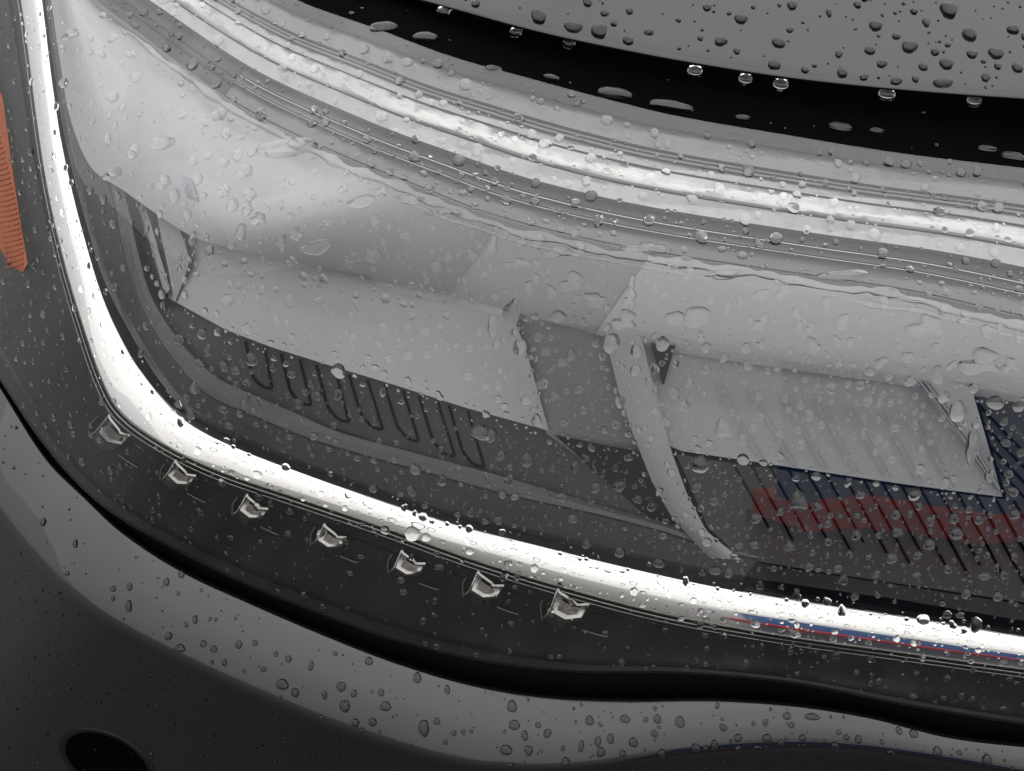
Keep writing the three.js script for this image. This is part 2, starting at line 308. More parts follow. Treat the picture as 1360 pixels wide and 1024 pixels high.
// metal clips under the strip
{
  const spots = [[146, 580, 46, 0.62], [237, 636, 40, 0.5], [333, 681, 40, 0.45], [437, 720, 40, 0.4], [541, 756, 42, 0.36], [643, 786, 46, 0.36], [752, 814, 54, 0.3]];
  for (const [x, y, s, a] of spots) {
    const c = Math.cos(a), n = Math.sin(a), q = (p, r, d) => [x + s * (p * c - r * n), y + s * (p * n + r * c), d];
    const face = panel([[q(-0.36, -0.44, 15), q(0.1, -0.34, 13), q(0.46, -0.36, 15)], [q(-0.36, 0.08, 6), q(0.02, 0.16, 5), q(0.38, 0.0, 7)]], { n: 10, m: 5, thick: 22, bulge: 3 });
    const foot = panel([[q(-0.40, 0.10, 9), q(0.0, 0.2, 7), q(0.40, 0.03, 10)], [q(-0.5, 0.28, 20), q(-0.02, 0.46, 20), q(0.3, 0.26, 20)]], { n: 10, m: 4, thick: 16 });
    const clip = sub('retaining_clip', face, M.clip, lamp);
    const rimG = strip([q(-0.38, -0.52, 12), q(-0.3, -0.44, 10), q(0.1, -0.33, 8), q(0.2, -0.28, 8), q(0.47, -0.38, 10)], 1.8, 3);
    sub('clip_edge', strip([q(-0.38, -0.5, 11), q(-0.40, -0.1, 6), q(-0.42, 0.12, 5), q(-0.5, 0.28, 16)], 1.0, 2), M.clipEdge, lamp); sub('clip_window', panel([[q(-0.2, -0.26, 8), q(0.08, -0.2, 7), q(0.3, -0.22, 8)], [q(-0.22, 0.0, 3.5), q(0.04, 0.05, 2.5), q(0.26, -0.04, 4)]], { n: 6, m: 4, thick: 4 }), M.clipDark, lamp); sub('clip_edge', strip([q(-0.42, 0.1, 4.5), q(0.0, 0.2, 3), q(0.4, 0.02, 5), q(0.47, -0.36, 11)], 0.9, 2), M.black, lamp);
    const merged = mergeGeometries([face.toNonIndexed(), ...[foot, rimG].map((g) => { const h = g.index ? g.toNonIndexed() : g; h.translate(back.x, back.y, back.z); return h; })]);
    clip.geometry = merged;
    // the moulded notch outline beside each clip
    sub('notch_line', strip([q(-0.62, -0.3, 26), q(-0.66, 0.0, 26), q(-0.52, 0.34, 26)], 0.8, 2), M.divider, lamp);
    sub('notch_line', strip([q(0.5, 0.28, 30), q(0.9, 0.28, 30), q(1.15, 0.26, 30)], 0.7, 2), M.divider, lamp);
  }
}

// dark inner bezel: two steps following the strip
const cStepA = contour([[100, -70], [112, 0], [120, 100], [133, 190], [150, 260], [165, 335], [187, 405], [225, 470], [275, 524], [334, 551], [390, 575], [450, 595], [551, 623], [670, 656], [788, 682], [880, 706], [985, 738], [1200, 776], [1360, 806], [1500, 830]]);
const cStepB = contour([[110, -70], [125, 0], [133, 100], [148, 190], [165, 255], [182, 330], [200, 392], [240, 455], [286, 500], [334, 524], [390, 548], [450, 574], [551, 602], [653, 629], [754, 659], [839, 683], [900, 700], [985, 728], [1200, 768], [1360, 798], [1500, 822]]);
sub('inner_bezel', sheet((u) => { const a = cBarHigh(u), b = cStepA(u), z = (v, d) => [v, lensZuv(u, v) + d]; return [z(a - 3, 70), z(a + 4, 54), z(a + 6, 46), z(lerp(a, b, 0.5), 48), z(b - 3, 54), z(b, 58)]; }, { u1: 1250, crease: 30 }), M.plate, lamp);
sub('bezel_step', sheet((u) => { const a = cStepA(u), b = cStepB(u), z = (v, d) => [v, lensZuv(u, v) + d]; return [z(a, 58), z(a + 1, 56), z(lerp(a, b, 0.6), 60), z(b, 68), z(b + 2, 82)]; }, { u1: 1250, crease: 30 }), M.step, lamp);

// left chamber: recessed plate with grooves, big reflector, frame pieces
sub('recess_plate', panel([[[185, 375, 84], [200, 405, 84], [240, 460, 84], [286, 502, 84], [390, 550, 84], [551, 604, 84], [754, 661, 84], [872, 696, 84]], [[206, 380, 118], [225, 398, 118], [300, 437, 118], [360, 460, 118], [450, 488, 118], [520, 508, 118], [620, 540, 118], [738, 572, 118]]], { n: 40, m: 8 }), M.plate, lamp);
{
  const line = (p) => (x) => { let i = 0; while (i < p.length - 2 && x > p[i + 1][0]) i++; return lerp(p[i][1], p[i + 1][1], (x - p[i][0]) / (p[i + 1][0] - p[i][0])); };
  const hi = line([[206, 380], [225, 398], [300, 437], [360, 460], [450, 488], [520, 508], [620, 540], [738, 572]]), lo = line([[185, 375], [200, 405], [240, 460], [286, 502], [390, 550], [551, 604], [754, 661], [872, 696]]);
  const on = (x, y) => [x, y, lerp(118, 84, clamp((y - hi(x)) / (lo(x) - hi(x)), 0, 1)) - 2.5];
  for (const [x0, x1, y1] of [[326, 336, 508], [373, 388, 530], [420, 438, 552], [463, 483, 562], [510, 531, 578], [556, 579, 598], [596, 618, 612]]) {
    const w = 25, y0 = hi(x0) + 6, q = (t, dx = 0) => on(lerp(x0, x1, t) + dx, lerp(y0 + dx * 0.3, y1 + dx * 0.3, t));
    sub('groove', strip([q(0), q(0.4), q(0.8), on(x1 + 3, y1 - 3), on(x1 + 9, y1 + 3), on(x1 + w * 0.65, y1 + 7), on(x1 + w, y1 + 8)], 2.0, 2), M.void, lamp);
    sub('groove', strip([q(0, w), q(0.5, w), q(1, w)], 1.8, 2), M.void, lamp);
  }
}
sub('left_reflector', panel([
  [[224, 396, 104], [300, 438, 104], [360, 461, 104], [450, 489, 104], [520, 510, 104], [620, 542, 104], [729, 572, 104]],
  [[215, 345, 122], [300, 378, 132], [400, 410, 138], [500, 435, 138], [600, 458, 134], [703, 480, 120]],
  [[204, 290, 140], [300, 310, 158], [400, 336, 164], [500, 362, 164], [600, 385, 158], [676, 402, 136]],
  [[186, 205, 150], [300, 225, 166], [400, 252, 170], [500, 280, 170], [600, 310, 166], [660, 332, 150]]], { n: 44, m: 10, thick: 20 }), M.silverLeft, lamp);
sub('reflector_seam', strip([[428, 362, 157], [420, 390, 150], [412, 430, 136], [404, 472, 108]], 1.6, 2.5), M.satin, lamp);
sub('bezel_facet', panel([[[503, 272, 64], [578, 292, 64]], [[536, 312, 80], [592, 334, 80]]], { n: 8, m: 8, thick: 30 }), M.satin, lamp);
sub('bezel_facet', panel([[[1066, 388, 58], [1185, 408, 58]], [[1092, 452, 96], [1192, 470, 98]]], { n: 10, m: 8, thick: 24 }), M.bezelMid, lamp);
sub('frame_blade', panel([[[219, 392, 92], [205, 352, 92], [188, 300, 96], [176, 262, 104], [160, 205, 110]], [[226, 384, 96], [214, 345, 98], [200, 296, 102], [188, 262, 110], [176, 205, 118]]], { n: 24, m: 4 }), M.silver, lamp);
sub('frame_blade', panel([[[232, 402, 100], [222, 350, 100], [212, 305, 104], [204, 262, 112]], [[245, 370, 112], [252, 345, 116], [244, 318, 118], [222, 268, 124]]], { n: 20, m: 6 }), M.silver, lamp);
sub('frame_plate', panel([[[212, 408, 88], [196, 360, 86], [180, 310, 88], [168, 262, 92]], [[220, 396, 92], [207, 354, 90], [190, 300, 92], [178, 262, 98]]], { n: 20, m: 4 }), M.black, lamp);
for (const [x, y, h] of [[150, 172, 52], [178, 184, 60], [206, 200, 56], [238, 222, 40]]) sub('corner_blade', panel([[[x, y, 38], [x + 15, y + 5, 40]], [[x + 10, y + h, 38], [x + 25, y + h + 6, 40]]], { n: 6, m: 8, thick: 26, bulge: -5 }), M.corner, lamp);

// middle: dark wall and lighter curved divider
sub('divider_wall', panel([[[726, 576, 108], [800, 630, 96], [862, 660, 96]], [[698, 500, 130], [780, 520, 116], [838, 540, 116]], [[676, 425, 150], [750, 430, 140], [818, 440, 140]], [[660, 325, 150], [730, 345, 150], [812, 360, 150]]], { n: 20, m: 8 }), M.divider, lamp);
sub('divider_foot', panel([[[872, 698, 86], [905, 712, 86]], [[737, 578, 98], [850, 600, 90]]], { n: 12, m: 10 }), M.black, lamp);
sub('curved_divider', panel([[[800, 425, 120], [808, 465, 110], [822, 520, 96], [842, 580, 80], [866, 640, 66], [894, 690, 56], [942, 740, 50]], [[848, 432, 116], [862, 490, 104], [878, 548, 90], [892, 600, 76], [912, 655, 64], [938, 705, 55], [985, 744, 50]]], { n: 36, m: 6, bulge: -3 }), M.satin, lamp);

// right chamber
sub('right_reflector', panel([
  [[884, 590, 96], [905, 599, 96], [1000, 613, 96], [1100, 628, 96], [1200, 643, 96], [1331, 660, 96]],
  [[866, 525, 116], [900, 535, 120], [1000, 545, 126], [1100, 560, 128], [1200, 572, 124], [1272, 580, 110]],
  [[850, 450, 130], [900, 458, 138], [1000, 468, 146], [1100, 480, 148], [1180, 490, 142], [1211, 496, 128]]], { n: 40, m: 12, thick: 20 }), M.silver, lamp);
sub('reflector_end', panel([[[1331, 660, 94], [1331.5, 660.5, 94]], [[1272, 580, 106], [1312, 590, 90]], [[1211, 496, 126], [1290, 514, 96]]], { n: 8, m: 8 }), M.bright, lamp);
for (const [dx, d] of [[0, 92], [7, 90]]) sub('end_ridge', strip([[1213 + dx, 497, d + 28], [1245 + dx, 537, d + 18], [1280 + dx, 585, d + 10], [1325 + dx * 0.3, 650, d]], 1.3, 1.6), M.silver, lamp);
for (let k = 0; k < 7; k++) for (const e of [0, 9]) {
  const x0 = 930 + k * 42 + e, f = (t) => [x0 + t * 78, lerp(470 + (x0 - 880) * 0.105, 596 + (x0 + 78 - 905) * 0.142, t), lerp(142, 97, t) - 3 - 6 * 4 * t * (1 - t) * 0.3];
  sub('reflector_rib', strip([f(0.25 + 0.02 * k), f(0.5), f(0.75), f(0.99)], 0.6, 0.5), M.silver, lamp);
}
sub('dark_facet', panel([[[864, 456, 110], [880, 510, 106]], [[897, 459, 114], [882, 510.5, 106]]], { n: 8, m: 6 }), M.black, lamp);
sub('ribbed_plate', panel([[[940, 700, 62], [985, 742, 56], [1100, 761, 56], [1200, 776, 56], [1380, 803, 56], [1480, 820, 56]], [[898, 603, 96], [990, 618, 100], [1100, 632, 100], [1200, 647, 100], [1340, 664, 100], [1460, 680, 100]]], { n: 36, m: 10 }), M.plate, lamp);
for (let k = 0; k < 18; k++) { const x = 972 + k * 25, t = 612 + (x - 972) * 0.142, h = 92 + 10 * Math.sin(k * 2.1) + k * 1.5; sub('groove', strip([[x, t, 92], [x + h * 0.28, t + h * 0.5, 77], [x + h * 0.55, t + h, 62]], 1.3, 3), M.void, lamp); }
sub('end_plate', panel([[[1338, 664, 94], [1420, 676, 94], [1500, 690, 94]], [[1293, 512, 130], [1400, 530, 130], [1500, 545, 130]]], { n: 16, m: 10 }), M.plate, lamp);
for (let k = 0; k < 4; k++) sub('groove', strip([[1298 + k * 8, 535 + k * 28, 120 - 6 * k], [1340 + k * 8, 580 + k * 28, 108 - 6 * k], [1400, 640 + k * 20, 96]], 1.4, 3), M.void, lamp);
sub('gap_strip', panel([[[945, 744, 62], [1000, 768, 60], [1100, 783, 58], [1200, 797, 56], [1480, 845, 56]], [[985, 742, 64], [1040, 754, 64], [1100, 763, 64], [1200, 778, 64], [1480, 822, 64]]], { n: 30, m: 3 }), M.black, lamp);

// bright upper bezel, between the chambers and the crease
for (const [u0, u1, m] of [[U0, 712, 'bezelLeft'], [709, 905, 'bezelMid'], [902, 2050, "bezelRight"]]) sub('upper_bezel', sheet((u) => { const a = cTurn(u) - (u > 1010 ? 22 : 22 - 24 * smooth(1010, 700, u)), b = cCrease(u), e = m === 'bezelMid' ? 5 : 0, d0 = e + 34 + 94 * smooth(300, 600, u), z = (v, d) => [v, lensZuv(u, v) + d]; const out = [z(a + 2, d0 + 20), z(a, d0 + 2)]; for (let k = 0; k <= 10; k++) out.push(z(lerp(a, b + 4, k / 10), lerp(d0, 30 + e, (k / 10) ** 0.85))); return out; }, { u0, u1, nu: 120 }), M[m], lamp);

// ribs under the top of the lens, from the crease up
{
  const ribs = [[0.005, 0.05, 20, 10, 'pale'], [0.055, 0.18, 26, 34, 'rib', -3], [0.185, 0.19, 22, 22, 'bright'], [0.195, 0.245, 30, 34, 'rib', -1], [0.25, 0.257, 24, 24, 'bright'], [0.262, 0.325, 32, 36, 'rib', -1.5], [0.33, 0.345, 34, 16, 'satin'],
    [0.348, 0.465, 12, 16, 'pale', -2], [0.475, 0.61, 26, 16, 'chromeRib', -7], [0.615, 0.675, 14, 18, 'pale', -2], [0.683, 0.705, 14, 13, 'silverRib', -1], [0.712, 0.73, 14, 13, 'silverRib', -1], [0.745, 0.895, 13, 15, 'silverRib', -3], [0.90, 0.995, 6, 4, 'rim']];
  const mats = { ...M, chromeRib: std([0.27, 0.27, 0.26], { metalness: 0.9, roughness: 0.36 }), silverRib: std([0.075, 0.075, 0.075], { metalness: 0.6, roughness: 0.4 }), rim: phys(0.004, { roughness: 0.5, specularIntensity: 0.15 }), pale: std([0.19, 0.19, 0.186], { metalness: 0.7, roughness: 0.35 }) };
  for (const [s0, s1, d0, d1, m, cv = 0] of ribs) sub(m === 'rim' ? 'lens_rim' : 'trim_rib', sheet((u) => {
    const a = cCrease(u), w = cLensTop(u) - a, e = Math.min(0.006, (s1 - s0) * 0.2), z = (s, d) => { const v = a + w * s; return [v, lensZuv(u, v) + d]; }, out = [z(s0, d0 + 24), z(s0 + 0.0005, d0 + 3), z(s0 + e, d0)];
    for (let k = 1; k <= 8; k++) out.push(z(lerp(s0 + e, s1 - e, k / 8), lerp(d0, d1, k / 8) + cv * 4 * k / 8 * (1 - k / 8)));
    out.push(z(s1 - 0.0005, d1 + 3), z(s1, d1 + 24)); return out;
  }, { u0: s1 < 0.33 && s0 > 0.02 ? 318 : 60, nu: 200, crease: 40 }), mats[m], lamp);
  for (const [s0, s1, d] of [[0.02, 0.15, 30], [0.16, 0.21, 24], [0.22, 0.325, 32]]) sub('trim_end', sheet((u) => { const a = cCrease(u), w = cLensTop(u) - a, z = (t, e) => { const v = a + w * t; return [v, lensZuv(u, v) + e]; }; return [z(s0, d + 14), z(s0 + 0.004, d), z((s0 + s1) / 2, d - 3), z(s1 - 0.004, d), z(s1, d + 14)]; }, { u0: 60, u1: 317, nu: 60, crease: 35 }), M.black, lamp);
  sub('trim_backing', sheet((u) => { const a = cCrease(u), b = cLensTop(u); return [0, 0.25, 0.5, 0.75, 0.98].map((t) => { const v = lerp(a, b, t); return [v, lensZuv(u, v) + 46]; }); }, { u0: 40 }), M.black, lamp);
}

// amber side reflector at the left end
const markerTop = [[-40, 60, -7], [-25, 190, -7], [0, 290, -7], [22, 340, -6], [34, 356, -3]];
part('side_reflector', panel([[[-60, 60, -2], [-50, 200, -2], [-20, 300, -2], [14, 352, -2], [30, 362, -1]], markerTop, [[-25, 60, -1], [4, 130, -1], [16, 220, -1], [28, 300, -1], [37, 350, 0]]], { n: 40, m: 8, thick: 16 }), M.amber);
for (let k = 0; k < 44; k++) { const y = 62 + k * 6.7, xr = -24 + 61 * smooth(40, 380, y) ** 0.8; part('prism_line', strip([[xr - 28, y + 5, -7], [xr - 16, y + 3, -7.2], [xr - 5, y, -4.5]], 1.3, 0.9), M.amberDark, car.getObjectByName('side_reflector')); }

// ---------------------------------------------------------------- rain
function dropGeometry(k, { flat = 0.62, lobes = 0.12, sag = 0.0, onPaint = false, pw = 0.72 } = {}) {
  const nr = 8, ns = 28, pos = [], idx = [], ph = [rr(0, 6), rr(0, 6), rr(0, 6)], am = [lobes * rr(0.3, 1), lobes * rr(0.2, 0.8), lobes * rr(0.1, 0.5)];
  const R = (a) => 1 + am[0] * Math.sin(2 * a + ph[0]) + am[1] * Math.sin(3 * a + ph[1]) + am[2] * Math.sin(5 * a + ph[2]);
  pos.push(0, sag * 0.1, flat);
  for (let i = 1; i <= nr; i++) for (let j = 0; j < ns; j++) {
    const a = j / ns * 2 * Math.PI, t = i / nr, r = Math.sin(t * Math.PI / 2) , q = R(a) * r, h = flat * Math.cos(t * Math.PI / 2) ** pw;
    let x = q * Math.cos(a), y = q * Math.sin(a); y -= sag * h * 0.5; x *= 1 - sag * 0.25 * (y + 1) * 0.5;
    pos.push(x, y, h);
  }
  for (let j = 0; j < ns; j++) idx.push(0, 1 + j, 1 + (j + 1) % ns);
  for (let i = 0; i < nr - 1; i++) for (let j = 0; j < ns; j++) { const a = 1 + i * ns + j, b = 1 + i * ns + (j + 1) % ns; idx.push(a, a + ns, b, b, a + ns, b + ns); }
  const dome = idx.length, c = pos.length / 3; pos.push(0, 0, 0);
  for (let j = 0; j < ns; j++) pos.push(...pos.slice((1 + (nr - 1) * ns + j) * 3, (1 + (nr - 1) * ns + j) * 3 + 3));
  if (onPaint) for (let j = 0; j < ns; j++) idx.push(c, c + 1 + (j + 1) % ns, c + 1 + j);   // on clear plastic the water is in one with the pane below
  const g = new THREE.BufferGeometry(); g.setAttribute('position', new THREE.Float32BufferAttribute(pos, 3)); g.setIndex(idx); g.computeVertexNormals(); if (onPaint) { g.addGroup(0, dome, 0); g.addGroup(dome, idx.length - dome, 1); } return g;
}
const beads = Array.from({ length: 8 }, (_, k) => dropGeometry(k, { flat: 0.8, lobes: 0.10, sag: 0.12 * (k % 3) }));
const paintBeads = Array.from({ length: 8 }, (_, k) => dropGeometry(k, { flat: 0.5, lobes: 0.10, sag: 0.14 * (k % 3), onPaint: true, pw: 0.6 }));
const hoodBeads = Array.from({ length: 8 }, (_, k) => dropGeometry(k, { flat: 0.6, lobes: 0.11, sag: 0.2 * (k % 3), onPaint: true }));
const smears = Array.from({ length: 6 }, (_, k) => dropGeometry(k, { flat: 0.75, lobes: 0.32, sag: 0.25 }));
const runs = Array.from({ length: 4 }, (_, k) => dropGeometry(k, { flat: 0.75, lobes: 0.2, sag: 0.5 }));
// where a drop sits: place, outward normal, lateral and downhill directions on the skin
function seat(x, y, zf, lift = 0) {
  const p = at(x, y, zf(x, y)), a = at(x + 2, y, zf(x + 2, y)).sub(p), b = at(x, y - 2, zf(x, y - 2)).sub(p);
  const n = new THREE.Vector3().crossVectors(a, b).normalize(); if (n.dot(FWD) > 0) n.negate();
  const t = RIGHT.clone().addScaledVector(n, -RIGHT.dot(n)).normalize(), s = new THREE.Vector3().crossVectors(n, t);
  return { p: p.addScaledVector(n, lift * UNIT), n, t, s };
}
function dropMatrix({ x, y, w, h, turn = 0, tall = 1, zf, lift }) {
  const { p, n, t, s } = seat(x, y, zf, lift ?? (zf === lensZ ? 0 : 0.5)), c = Math.cos(turn), d = Math.sin(turn);
  const X = t.clone().multiplyScalar(c).addScaledVector(s, d), Y = t.clone().multiplyScalar(-d).addScaledVector(s, c), k = UNIT;
  return new THREE.Matrix4().makeBasis(X.multiplyScalar(w * k), Y.multiplyScalar(h * k), n.multiplyScalar(Math.sqrt(w * h) * tall * k)).setPosition(p);
}
const drops = [];                                            // {x, y, w, h (half sizes), zf, kind, zone}
const grid = new Map(), key = (x, y) => Math.floor(x / 24) + ',' + Math.floor(y / 24);
function free(x, y, r) {
  const gx = Math.floor(x / 24), gy = Math.floor(y / 24);
  for (let i = -2; i <= 2; i++) for (let j = -2; j <= 2; j++) for (const d of grid.get((gx + i) + ',' + (gy + j)) ?? []) if (Math.hypot(d.x - x, d.y - y) < Math.max(d.w, d.h) + r + 0.6) return false;
  return true;
}
function addDrop(d) { drops.push(d); const k = key(d.x, d.y); if (!grid.has(k)) grid.set(k, []); grid.get(k).push(d); return d; }
const sides = (x, y) => { const [u, v] = toUV(x, y); return { u, v, hood: v - cHood(u), top: v - cLensTop(u), crease: v - cCrease(u), turn: v - cTurn(u), bar: v - cBarHigh(u), low: v - cBarLow(u), foot: v - cLensFoot(u), btop: v - cBumperTop(u), fold: v - cBumperFold(u) }; };

// the drops that stand out, one by one
const onHood = [[939, 10, 6, 6], [984, 25, 10, 7], [1052, 7, 7, 8], [1101, 17, 4, 8], [957, 55, 9, 7], [1034, 57, 9, 8], [1049, 40, 5, 4], [1028, 86, 9, 7], [1114, 72, 5, 6], [1163, 34, 9, 9], [1190, 48, 6, 5], [1208, 62, 11, 10], [1155, 67, 7, 7], [1230, 30, 5, 8], [1260, 13, 13, 14], [1288, 45, 10, 13], [1323, 71, 10, 9], [1291, 72, 8, 6], [1257, 85, 9, 9], [1346, 39, 9, 8], [1351, 90, 7, 8],
  [1242, 69, 6, 6], [1171, 85, 7, 6], [1226, 89, 6, 6], [1309, 103, 6, 7], [1190, 108, 8, 6], [1216, 105, 5, 5], [1118, 96, 7, 9], [1252, 111, 13, 7], [1069, 93, 5, 5], [1214, 15, 6, 5], [715, 22, 10, 13], [761, 37, 12, 8], [796, 41, 11, 13], [834, 54, 7, 7], [803, 18, 6, 4], [836, 15, 5, 5], [780, 3, 6, 8], [862, 43, 7, 4], [632, 5, 6, 6]];
for (const [x, y, w, h] of onHood) addDrop({ x, y, w, h: h * 1.15, zf: hoodZ, kind: 'bead', zone: 'hood', own: true });
const onBumper = [[241, 763, 5, 5], [259, 823, 4, 6], [239, 861, 8, 6], [270, 855, 5, 5], [284, 862, 5, 5], [298, 880, 4, 5], [317, 856, 5, 6], [375, 909, 9, 8], [453, 912, 7, 7], [392, 920, 6, 6], [383, 875, 5, 5], [413, 884, 4, 7], [171, 805, 5, 8], [100, 722, 4, 6], [150, 782, 5, 4], [172, 779, 4, 6], [431, 923, 4, 6], [458, 938, 8, 8], [490, 878, 6, 6], [554, 900, 6, 8], [594, 916, 4, 7], [512, 938, 8, 7], [563, 967, 8, 11],
  [680, 938, 7, 9], [683, 963, 8, 7], [672, 996, 9, 7], [697, 977, 5, 7], [702, 997, 6, 7], [783, 957, 6, 7], [830, 955, 7, 6], [903, 959, 7, 8], [873, 955, 6, 6], [869, 974, 5, 5], [798, 999, 6, 7], [811, 981, 5, 7], [841, 986, 6, 7], [772, 991, 4, 8], [751, 1012, 6, 7], [727, 974, 6, 6], [506, 920, 5, 5], [470, 921, 5, 5], [495, 959, 6, 6], [472, 960, 6, 6], [879, 1001, 6, 6], [827, 1001, 5, 5], [580, 958, 5, 5],
  [949, 990, 5, 8], [1019, 981, 7, 6], [1079, 952, 10, 5], [1045, 951, 6, 5], [1311, 1009, 7, 7], [924, 993, 6, 6], [1183, 1000, 5, 5], [1109, 990, 5, 5], [1066, 980, 5, 5], [1140, 982, 5, 6], [1245, 998, 6, 7]];
for (const [x, y, w, h] of onBumper) addDrop({ x, y, w, h, zf: bumperZ, kind: 'bead', zone: 'shoulder', own: true });
const onLens = [[680, 414, 11, 15], [655, 432, 8, 13], [690, 461, 9, 10], [742, 420, 10, 7], [925, 420, 18, 12], [896, 423, 13, 9], [960, 568, 10, 15], [930, 616, 12, 11], [1060, 664, 11, 15], [1272, 545, 11, 13], [1291, 592, 9, 20], [1314, 632, 6, 8], [639, 573, 13, 10], [652, 577, 8, 9], [548, 708, 11, 10], [335, 476, 9, 9], [313, 492, 7, 6], [450, 492, 9, 10], [421, 525, 7, 7], [562, 686, 6, 6], [779, 722, 6, 6], [823, 732, 7, 8], [875, 747, 8, 7],
  [950, 757, 8, 6], [968, 760, 6, 7], [1058, 789, 6, 8], [1135, 792, 6, 5], [1118, 810, 5, 9], [1226, 822, 8, 7], [1258, 816, 6, 5], [1275, 817, 6, 4], [1296, 829, 8, 10], [1227, 824, 7, 5], [1184, 741, 8, 7], [1270, 708, 9, 8], [1234, 723, 8, 7], [1137, 710, 7, 7], [1300, 690, 6, 6], [1322, 534, 10, 9], [1084, 632, 6, 6], [985, 583, 7, 8], [1009, 553, 6, 5], [1156, 493, 7, 5], [845, 466, 8, 8], [812, 455, 11, 12], [880, 456, 9, 9], [747, 480, 8, 6],
  [758, 470, 5, 9], [700, 610, 8, 10], [822, 645, 9, 8], [676, 638, 6, 8], [745, 660, 7, 6], [384, 398, 6, 8], [303, 398, 9, 7], [430, 370, 5, 7], [565, 440, 8, 6], [254, 548, 7, 9], [297, 543, 7, 6], [241, 560, 6, 7]];
for (const [x, y, w, h] of onLens) addDrop({ x, y, w, h: h * 1.05, zf: lensZ, kind: h > w * 1.3 ? 'run' : 'bead', zone: 'lens', own: true });
const puddles = [[379, 197, 36, 9], [1230, 434, 20, 14], [1302, 481, 26, 13], [480, 268, 18, 7], [325, 228, 12, 8], [860, 330, 26, 6], [1120, 366, 34, 5], [760, 375, 16, 10], [790, 398, 14, 9], [830, 425, 16, 10], [420, 328, 22, 8], [690, 350, 16, 6], [150, 230, 18, 7], [215, 190, 20, 8], [95, 45, 16, 6], [740, 335, 18, 6], [960, 365, 26, 5], [590, 282, 20, 5], [1010, 392, 14, 6], [545, 265, 16, 6]];
for (const [x, y, w, h] of puddles) addDrop({ x, y, w, h, zf: lensZ, kind: 'smear', zone: 'lens', own: true, tall: 0.8 });
const onGap = [[510, 38, 22, 9], [565, 51, 18, 10], [815, 126, 26, 9], [890, 143, 30, 8], [732, 104, 12, 5], [1116, 171, 16, 8], [1164, 174, 10, 4], [986, 157, 11, 5], [1310, 199, 14, 5], [1346, 210, 18, 7], [655, 92, 12, 5]];
for (const [x, y, w, h] of onGap) addDrop({ x, y, w, h: h * 1.3, zf: gapZ, kind: 'bead', zone: 'gap', own: true });
const hanging = [[589, 19, 9], [685, 47, 9], [756, 62, 9], [923, 98, 10], [990, 109, 10], [1037, 116, 11], [1178, 129, 11], [1294, 138, 10]];

// rainwater caught along the fold of the lens
function rivulet(line, u0, u1, half, tall, label) {
  const pos = [], idx = [], n = Math.round((u1 - u0) / 3), m = 8;
  for (let i = 0; i <= n; i++) {
    const u = lerp(u0, u1, i / n), w = half * (0.55 + 0.75 * Math.abs(noise.noise(u / 46, half, 2)) * 2 + 0.3 * noise.noise(u / 13, 4, half)) * Math.min(1, 8 * i / n, 8 * (1 - i / n)), c = line(u) + half * 1.3 * noise.noise(u / 60, 9, half);
    for (let k = 0; k <= m; k++) { const t = k / m * 2 - 1, v = c + t * Math.max(0.4, w), [x, y] = toXY(u, v), z = lensZ(x, y), s = seat(x, y, lensZ), p = s.p.addScaledVector(s.n, tall * Math.max(0.02, w / half) * Math.sqrt(Math.max(0, 1 - t * t)) * UNIT); pos.push(p.x, p.y, p.z); }
  }
  for (let i = 0; i < n; i++) for (let k = 0; k < m; k++) { const a = i * (m + 1) + k, b = a + m + 1; idx.push(a, b, a + 1, b, b + 1, a + 1); }
  const g = new THREE.BufferGeometry(); g.setAttribute('position', new THREE.Float32BufferAttribute(pos, 3)); g.setIndex(idx); g.computeVertexNormals();
  tag(mesh('water_trickle', g, M.water, scene), label, 'water');
}
rivulet(off(cCrease, -1), 150, 760, 6, 2.6, 'thin line of rainwater along the left half of the lens crease');
rivulet(off(cCrease, 0), 700, 1250, 6.5, 2.8, 'thin line of rainwater along the middle of the lens crease');
rivulet(off(cCrease, -2), 1180, 1790, 7, 2.8, 'thin line of rainwater along the right end of the lens crease');
rivulet(off(cCrease, -14), 560, 1000, 3.2, 1.6, 'finer second trickle just below the middle of the lens crease');
rivulet(off(cCrease, -16), 1100, 1560, 3.6, 1.6, 'finer second trickle just below the right lens crease');

// and the rest, strewn by how wet each surface is
function strew(n, zone, zf, test, size, kind) {
  let made = 0;
  for (let i = 0; i < n * 12 && made < n; i++) {
    const x = rr(-10, 1370), y = rr(-10, 1034), s = sides(x, y), k = test(s, x, y);
    if (!(k > 0) || rnd() > k) continue;
    const r = size(s, x, y), el = rr(0.75, 1.5), w = r / Math.sqrt(el), h = r * Math.sqrt(el);
    if (!free(x, y, Math.max(w, h))) continue;
    addDrop({ x, y, w, h, zf, kind: kind(s, el), zone, turn: rr(-0.5, 0.5) }); made++;
  }
}
const tail = (lo, hi, p) => lo + (hi - lo) * rnd() ** p;
strew(420, 'hood', hoodZ, (s, x) => s.hood > 8 ? 0.4 + 0.5 * smooth(850, 1250, x) : 0, () => tail(1.3, 6.5, 2.6), () => 'bead');
strew(190, 'gap', gapZ, (s) => s.top > 6 && s.hood < -25 ? 0.9 * Math.exp(-s.top / 30) : 0, () => tail(1.2, 5, 2), () => 'bead');
strew(850, 'lens', lensZ, (s) => s.top < -3 && s.crease > 8 ? 0.8 : 0, () => tail(1.6, 9, 2.4), (s, e) => e > 1.3 ? 'run' : 'bead');
strew(850, 'lens', lensZ, (s) => s.crease < -2 && s.turn > 0 ? 0.9 : 0, () => tail(1.8, 10, 2.2), (s, e) => rnd() < 0.75 ? 'smear' : 'bead');
strew(1700, 'lens', lensZ, (s, x) => s.turn < 0 && s.bar > 18 ? (x > 640 ? 0.9 : 0.6) : 0, () => tail(1.5, 8, 2.8), (s, e) => e > 1.25 ? 'run' : 'bead');
